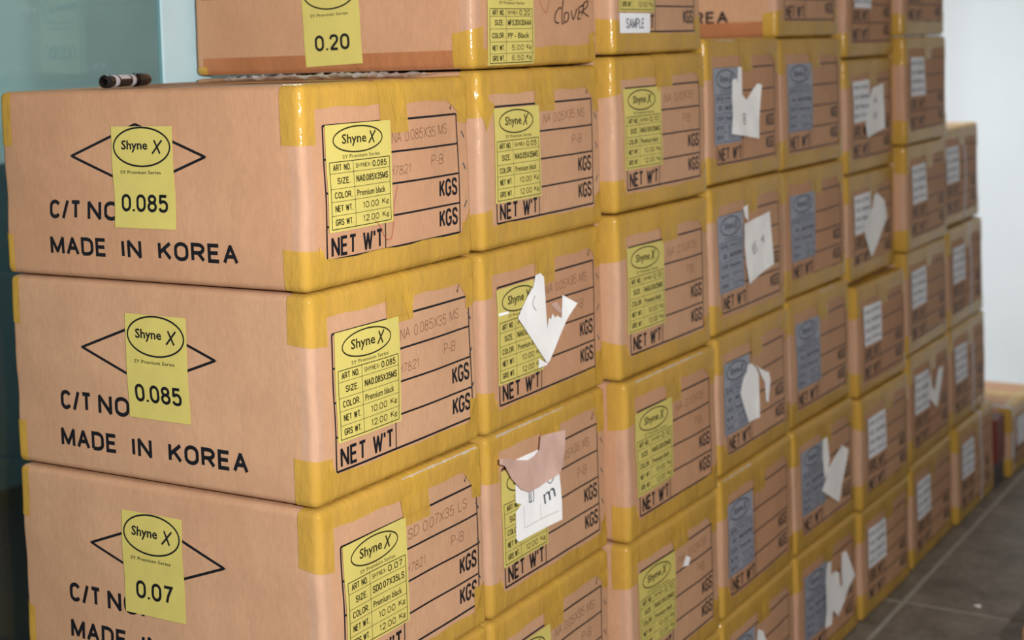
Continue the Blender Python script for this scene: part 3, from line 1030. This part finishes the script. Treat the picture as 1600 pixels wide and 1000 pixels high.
for i, (c, r, x, y, a, w, z0, z1) in enumerate(SPEC):
    K = Carton('carton', x, y, a, w, z0+(0.0 if r > -1 else 0.0005), z1-GAPZ, 100+i*7, 'card' if (i % 3) else 'card_b')
    look = LOOK.get((c, r), KIND[c])
    if (c, r) == ('G', 4):
        look = 'brown carton cut off by the top edge'
    if (c, r) == ('F', 4):
        look = 'brown carton with small white label'
    tag(K.o, '%s, %s, %s' % (look, COLN[c], ORD[TOPROW[c]-r]), 'carton', 'taped cartons stacked in columns')
    hidden = (c in 'ABC' and r == -1) or (c == 'A' and r == 0)
    # tapes
    K.tapes(back=(c == 'A'), centre=(c, r) not in (('B', 4),), corners='LR')
    # left-hand side
    if c == 'A':
        num = {3: '0.085', 2: '0.085', 1: '0.07'}.get(r, '0.07')
        dv = {3: (0, 0), 2: (-.008, .012), 1: (.019, .014)}.get(r, (0, 0))
        K.side_print(num, dv)
    elif (c, r) == ('B', 4):
        K.side_print('0.20', (-.012, -.071), marking=False, label_tilt=.035)
        # brown tape along the foot of the long side
        fn = lambda t, b_: (0, t, b_)
        K.sheet('brown_tape', span(.03, K.d-.02, 12), EDGE+span(R, .031, 3)[1:], fn, 0.0009, 'tape_brown', flip=True)
        fn2 = lambda t, b_: (0, t, b_)
        K.sheet('brown_tape', span(.03, K.d-.02, 12), span(.135, .165, 3), fn2, 0.0009, 'tape_brown', flip=True)
        K.tape_corner('L', 'bottom', 0.02, half=.03, back=True)
    elif (c, r) == ('E', 4):
        K.side_print(None)
        fn = lambda t, b_: (0, t, b_)
        K.sheet('brown_tape', span(.03, K.d-.02, 12), EDGE+span(R, .038, 3)[1:], fn, 0.0009, 'tape_brown', flip=True)
    # printed end panel
    if (c, r) == ('B', 4):
        lab = K.end_label(LPP, rect=(.040, .186, .0045, .152), hcut=(.375, .46, .60, .745, .875, .975))
        W1 = Flat()
        for st in ([(.284, .097), (.277, .098), (.265, .09), (.26, .08), (.264, .073), (.275, .072)],
                   [(.293, .122), (.292, .112), (.288, .098), (.286, .085), (.286, .072), (.292, .071)],
                   [(.296, .09), (.293, .08), (.295, .073), (.305, .076), (.31, .085), (.305, .09), (.296, .089)],
                   [(.318, .094), (.32, .087), (.325, .078), (.332, .086), (.338, .097)],
                   [(.353, .08), (.341, .079), (.345, .089), (.346, .099), (.363, .102)],
                   [(.344, .09), (.36, .092)], [(.363, .105), (.36, .095), (.356, .085)],
                   [(.356, .102), (.373, .11), (.38, .109), (.375, .1), (.36, .092), (.382, .083)]):
            W1.curve(st, .0024)
        K.ink(W1, 'handwriting', 0.0022, 'marker')
        W2 = Flat()
        W2.curve([(.228, .112), (.221, .122), (.213, .118), (.211, .105), (.232, .09), (.241, .104), (.243, .116), (.236, .122), (.228, .112)], .0012)
        K.ink(W2, 'red_heart', 0.0007, 'red')
    else:
        pen = None
        if c == 'A':
            pen = {3: ('NA 0.085X35 MS', 'H7821', 'P-B'), 2: ('NA 0.085X35 MS', 'H7821', 'P-B'), 1: ('SD 0.07X35 LS', 'H7821', 'P-B')}.get(r)
        elif c == 'B':
            pen = ('NA 0.05X35 MS', None, 'P-B')
        elif c == 'C':
            pen = ('NA 0.10X35', None, 'PB')
        K.table(pen, u1=.402 if (c == 'A' and r < 3) else min(.386, w-.036))
        if c in 'ABC':
            if (c, r) == ('C', 4):
                K.end_label(L10, rect=(.02, .172, .0785, .236))
                st = K.panel('sample_sticker', .022, .149, .0385, .0755, .0022, 'label_white')
                F = Flat()
                F.text('SAMPLE', .048, .122, .047, .066, .002)
                K.ink(F, 'label_print', .0028, 'ink_grey', parent=st)
            else:
                rows = {'A': L085, 'B': L05, 'C': L10}[c]
                if c == 'A' and r <= 1:
                    rows = L07
                rect = (.040, .188, .075, .234) if c == 'B' else ((.033, .187, .080, .236) if c == 'C' else (.049, .201, .081, .2375))
                K.end_label(rows, rect=rect, tilt=K.rnd.uniform(-.012, .012))
            if c in 'AB':
                K.tick()
                K.staples()
        elif c in 'DE':
            if (c, r) != ('E', 4):
                K.end_label(L10, 'label_grey', 'ink_grey', rect=(.030, .168, .082, .238) if c == 'D' else (.040, .190, .084, .240), detail=0)
        elif c in 'FG':
            if r < 4 or c == 'F':
                K.small_label((.060, .195, .129, .240) if (c, r) == ('F', 4) else (.046, .180, .132, .240), tilt=K.rnd.uniform(-.03, .03))
        else:
            K.small_label()
            K.strap(.24 if r != -1 else .265)
    # red pen on the nearest end
    if (c, r) == ('A', 3):
        W2 = Flat()
        W2.curve([(.214, .13), (.204, .103), (.197, .059), (.187, .052), (.177, .058), (.165, .075), (.153, .085)], .0011)
        K.ink(W2, 'red_pen_mark', 0.0032, 'red')
    # torn papers
    for n, poly in enumerate(PAPER.get((c, r), [])):
        mk = None
        if (c, r) == ('D', 2) and n == 0:
            mk = Flat()
            mk.text('E', .212, .238, .150, .172, 0.0, rot=.5)
            mk.text('A', .262, .285, .165, .185, 0.0, rot=-.4)
        if (c, r) == ('D', 3):
            mk = Flat()
            mk.text('00', .172, .196, .122, .140, 0.0, rot=PI/2)
        if (c, r) == ('F', 3):
            mk = Flat()
            mk.text('A', .205, .235, .175, .195)
            mk.text('8', .205, .228, .135, .152)
        if (c, r) == ('B', 2):
            mk = Flat()
            mk.curve([(.160, .205), (.153, .197), (.154, .187), (.163, .179)], .0014)
        K.paper('torn_paper', poly, lift=.0035, marks=mk, base=.0034+.0016*n)
    if (c, r) == ('B', 2):
        K.paper('plastic_scrap', [(0.222, 0.18), (0.243, 0.181), (0.259, 0.166), (0.258, 0.158), (0.242, 0.166)], .002, 'paper_pink', base=.002)
        K.paper('torn_paper', [(0.169, 0.096), (0.193, 0.084), (0.202, 0.087), (0.199, 0.079), (0.169, 0.079)], .001, 'paper', base=.0028)
        K.paper('torn_paper', [(0.043, 0.194), (0.076, 0.192), (0.076, 0.188), (0.044, 0.189)], .0, 'paper', base=.0030)
    if (c, r) == ('B', 1):
        mk = Flat()
        mk.text('5', .119, .143, .163, .181, 0.0, rot=PI/2)
        mk.text('m', .171, .205, .150, .168, 0.0, rot=.2)
        mk.curve([(.187, .197), (.183, .186), (.192, .179), (.203, .186), (.200, .197)], .0018)
        mk.line(.105, .125, .213, .125, .0006)
        mk.line(.105, .125, .105, .162, .0006)
        mk.line(.160, .125, .160, .150, .0006)
        K.paper('torn_paper', [(0.084, 0.246), (0.154, 0.246), (0.225, 0.191), (0.227, 0.106), (0.086, 0.107), (0.078, 0.114), (0.079, 0.159), (0.098, 0.167), (0.08, 0.174), (0.079, 0.201)], .003, 'paper', marks=mk, base=.0034)
        K.paper('curled_backing_paper', [(0.018, 0.264), (0.036, 0.26), (0.082, 0.246), (0.118, 0.237), (0.14, 0.239), (0.157, 0.246), (0.161, 0.268), (0.238, 0.262), (0.238, 0.225), (0.228, 0.202), (0.21, 0.192), (0.148, 0.183), (0.115, 0.184), (0.089, 0.195), (0.059, 0.22), (0.035, 0.248), (0.018, 0.255)], .006, 'paper_pink', base=.0075)
    # folds where the tape ends were pressed down by hand, and rubbed edges
    if not hidden and c in 'ABCDE' and r < 4:
        h_, g = K.h, K.rnd.uniform
        K.tape_flap([(w-.05-g(0, .02), h_-.034), (w-.012, h_-.066-g(0, .02)), (w-.012, h_-.032)])
        K.tape_flap([(w-.010, .034), (w-.010, .066+g(0, .015)), (w-.032-g(0, .01), .032)])
        if c == 'B' and r == 3:
            K.tape_flap([(-.01, h_-.03), (.016, h_-.098), (.046, h_-.055)])
        else:
            K.tape_flap([(.026, .036), (.040+g(0, .01), .034), (.028, .056+g(0, .006))])
        u_ = w*.5+g(-.02, .02)
        K.tape_flap([(u_-.016, h_-.030), (u_-.004+g(-.01, .01), h_-.062-g(0, .012)), (u_+.018, h_-.028)], .0026)
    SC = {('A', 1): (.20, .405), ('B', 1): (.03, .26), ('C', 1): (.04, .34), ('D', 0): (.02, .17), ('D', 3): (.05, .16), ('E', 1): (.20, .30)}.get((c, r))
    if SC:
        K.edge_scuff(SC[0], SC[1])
    if (c, r) == ('C', 0):
        K.paper('torn_paper', [(.222, .188), (.238, .205), (.258, .196), (.247, .183)], .001, 'paper', base=.002)
    if (c, r) == ('A', 3):
        TOP_A3 = K

# the low strapped carton farther along and the carton lying in the aisle
K = Carton('carton', 3.654, -.061, 0.0, .42, 0.0005, .236, 901)
tag(K.o, 'low strapped brown carton standing apart on the floor by the white wall', 'carton', 'loose cartons on the floor')
K.tapes()
K.table(None, u1=.38)
K.small_label((.075, .205, .120, .238))
K.strap(.012, .03)

K = Carton('carton', 1.800, -1.106, 0.0, .40, 0.0005, .20, 907, 'card_b')
tag(K.o, 'brown carton on the floor at the lower right corner of the picture', 'carton', 'loose cartons on the floor')
K.tapes(corners='L', bottom=False)

# dark red case squeezed between the strapped cartons
t = tag(empty('carry_case', (3.518, -.048, 0.0)), 'narrow dark red case on a dark grey base behind the strapped cartons', 'case')
box_obj('case_body', 0, .118, 0, .40, .078, .228, 'dark_red', t, bev=.006)
box_obj('case_base', .002, .116, .004, .396, 0.0005, .078, 'dark_grey', t, bev=.005)

# ------------------------------------------------------------------ marker pen on the nearest carton
def lathe(name, prof, mat, parent, n=20):
    v, f = [], []
    for (xx, rr) in prof:
        for k in range(n):
            a = 2*PI*k/n
            v.append((xx, rr*math.cos(a), rr*math.sin(a)))
    for i in range(len(prof)-1):
        for k in range(n):
            f.append((i*n+k, i*n+(k+1) % n, (i+1)*n+(k+1) % n, (i+1)*n+k))
    f.append(tuple(range(n)))
    f.append(tuple(reversed(range((len(prof)-1)*n, len(prof)*n))))
    return link_mesh(name, v, f, mat, parent, smooth=True)
zt = max((TOP_A3.body.matrix_basis @ v.co).z for v in TOP_A3.body.data.vertices) + TOP_A3.o.location.z
pen = tag(empty('marker_pen', (.014, .385, zt+.0108), math.radians(20)), 'black marker pen with silver print lying on the nearest carton', 'pen')
pen.scale = (1.14, 1.14, 1.14)
lathe('barrel', [(.010, .0072), (.012, .0082), (.094, .0082), (.096, .0074)], 'black_plastic', pen)
lathe('end_plug', [(0, .0048), (.0012, .0072), (.003, .0088), (.014, .0090), (.016, .0082)], 'black_plastic', pen)
lathe('cap', [(.094, .0086), (.095, .0093), (.128, .0088), (.134, .0074), (.136, .004)], 'black_plastic', pen)
lathe('printed_band', [(.020, .00835), (.0202, .0084), (.032, .0084), (.0322, .00835)], 'pen_band', pen)
lathe('printed_band', [(.072, .00835), (.0722, .0084), (.083, .0084), (.0832, .00835)], 'pen_band', pen)
vv, ff = [], []
for i in range(2):
    for k in range(7):
        aa = math.radians(60+k*17)
        vv.append((.036+.031*i, .0084*math.cos(aa), .0084*math.sin(aa)))
for k in range(6):
    ff.append((k, k+1, 7+k+1, 7+k))
link_mesh('printed_panel', vv, ff, 'pen_band', pen, smooth=True)

# crumpled clear film lying along the foot of the upper carton
rnd = random.Random(5)
vv, ff = [], []
NA, NB = 40, 6
for i in range(NA+1):
    yy = .06+.44*i/NA
    for j in range(NB+1):
        xx = .335+.095*j/NB+.006*math.sin(i*.9)
        vv.append((xx, yy+.004*rnd.uniform(-1, 1), zt+.0015+.012*abs(math.sin(i*.7+j*1.3))*rnd.uniform(.25, 1)*(.4+.6*math.sin(PI*i/NA))))
for i in range(NA):
    for j in range(NB):
        q = i*(NB+1)+j
        ff.append((q, q+NB+1, q+NB+2, q+1))
tag(link_mesh('plastic_film', vv, ff, 'film', None), 'strip of crumpled clear film on top of the nearest carton', 'film')

# tiny scrap on the floor tiles
vv, ff = [], []
for i in range(4):
    for j in range(4):
        vv.append((2.400+.005*i, -.270+.005*j, .0012+.006*abs(math.sin(i*1.7+j*2.3))))
for i in range(3):
    for j in range(3):
        q = i*4+j
        ff.append((q, q+4, q+5, q+1))
tag(link_mesh('paper_scrap', vv, ff, 'paper', None), 'tiny white paper scrap on the grey floor tile', 'scrap')
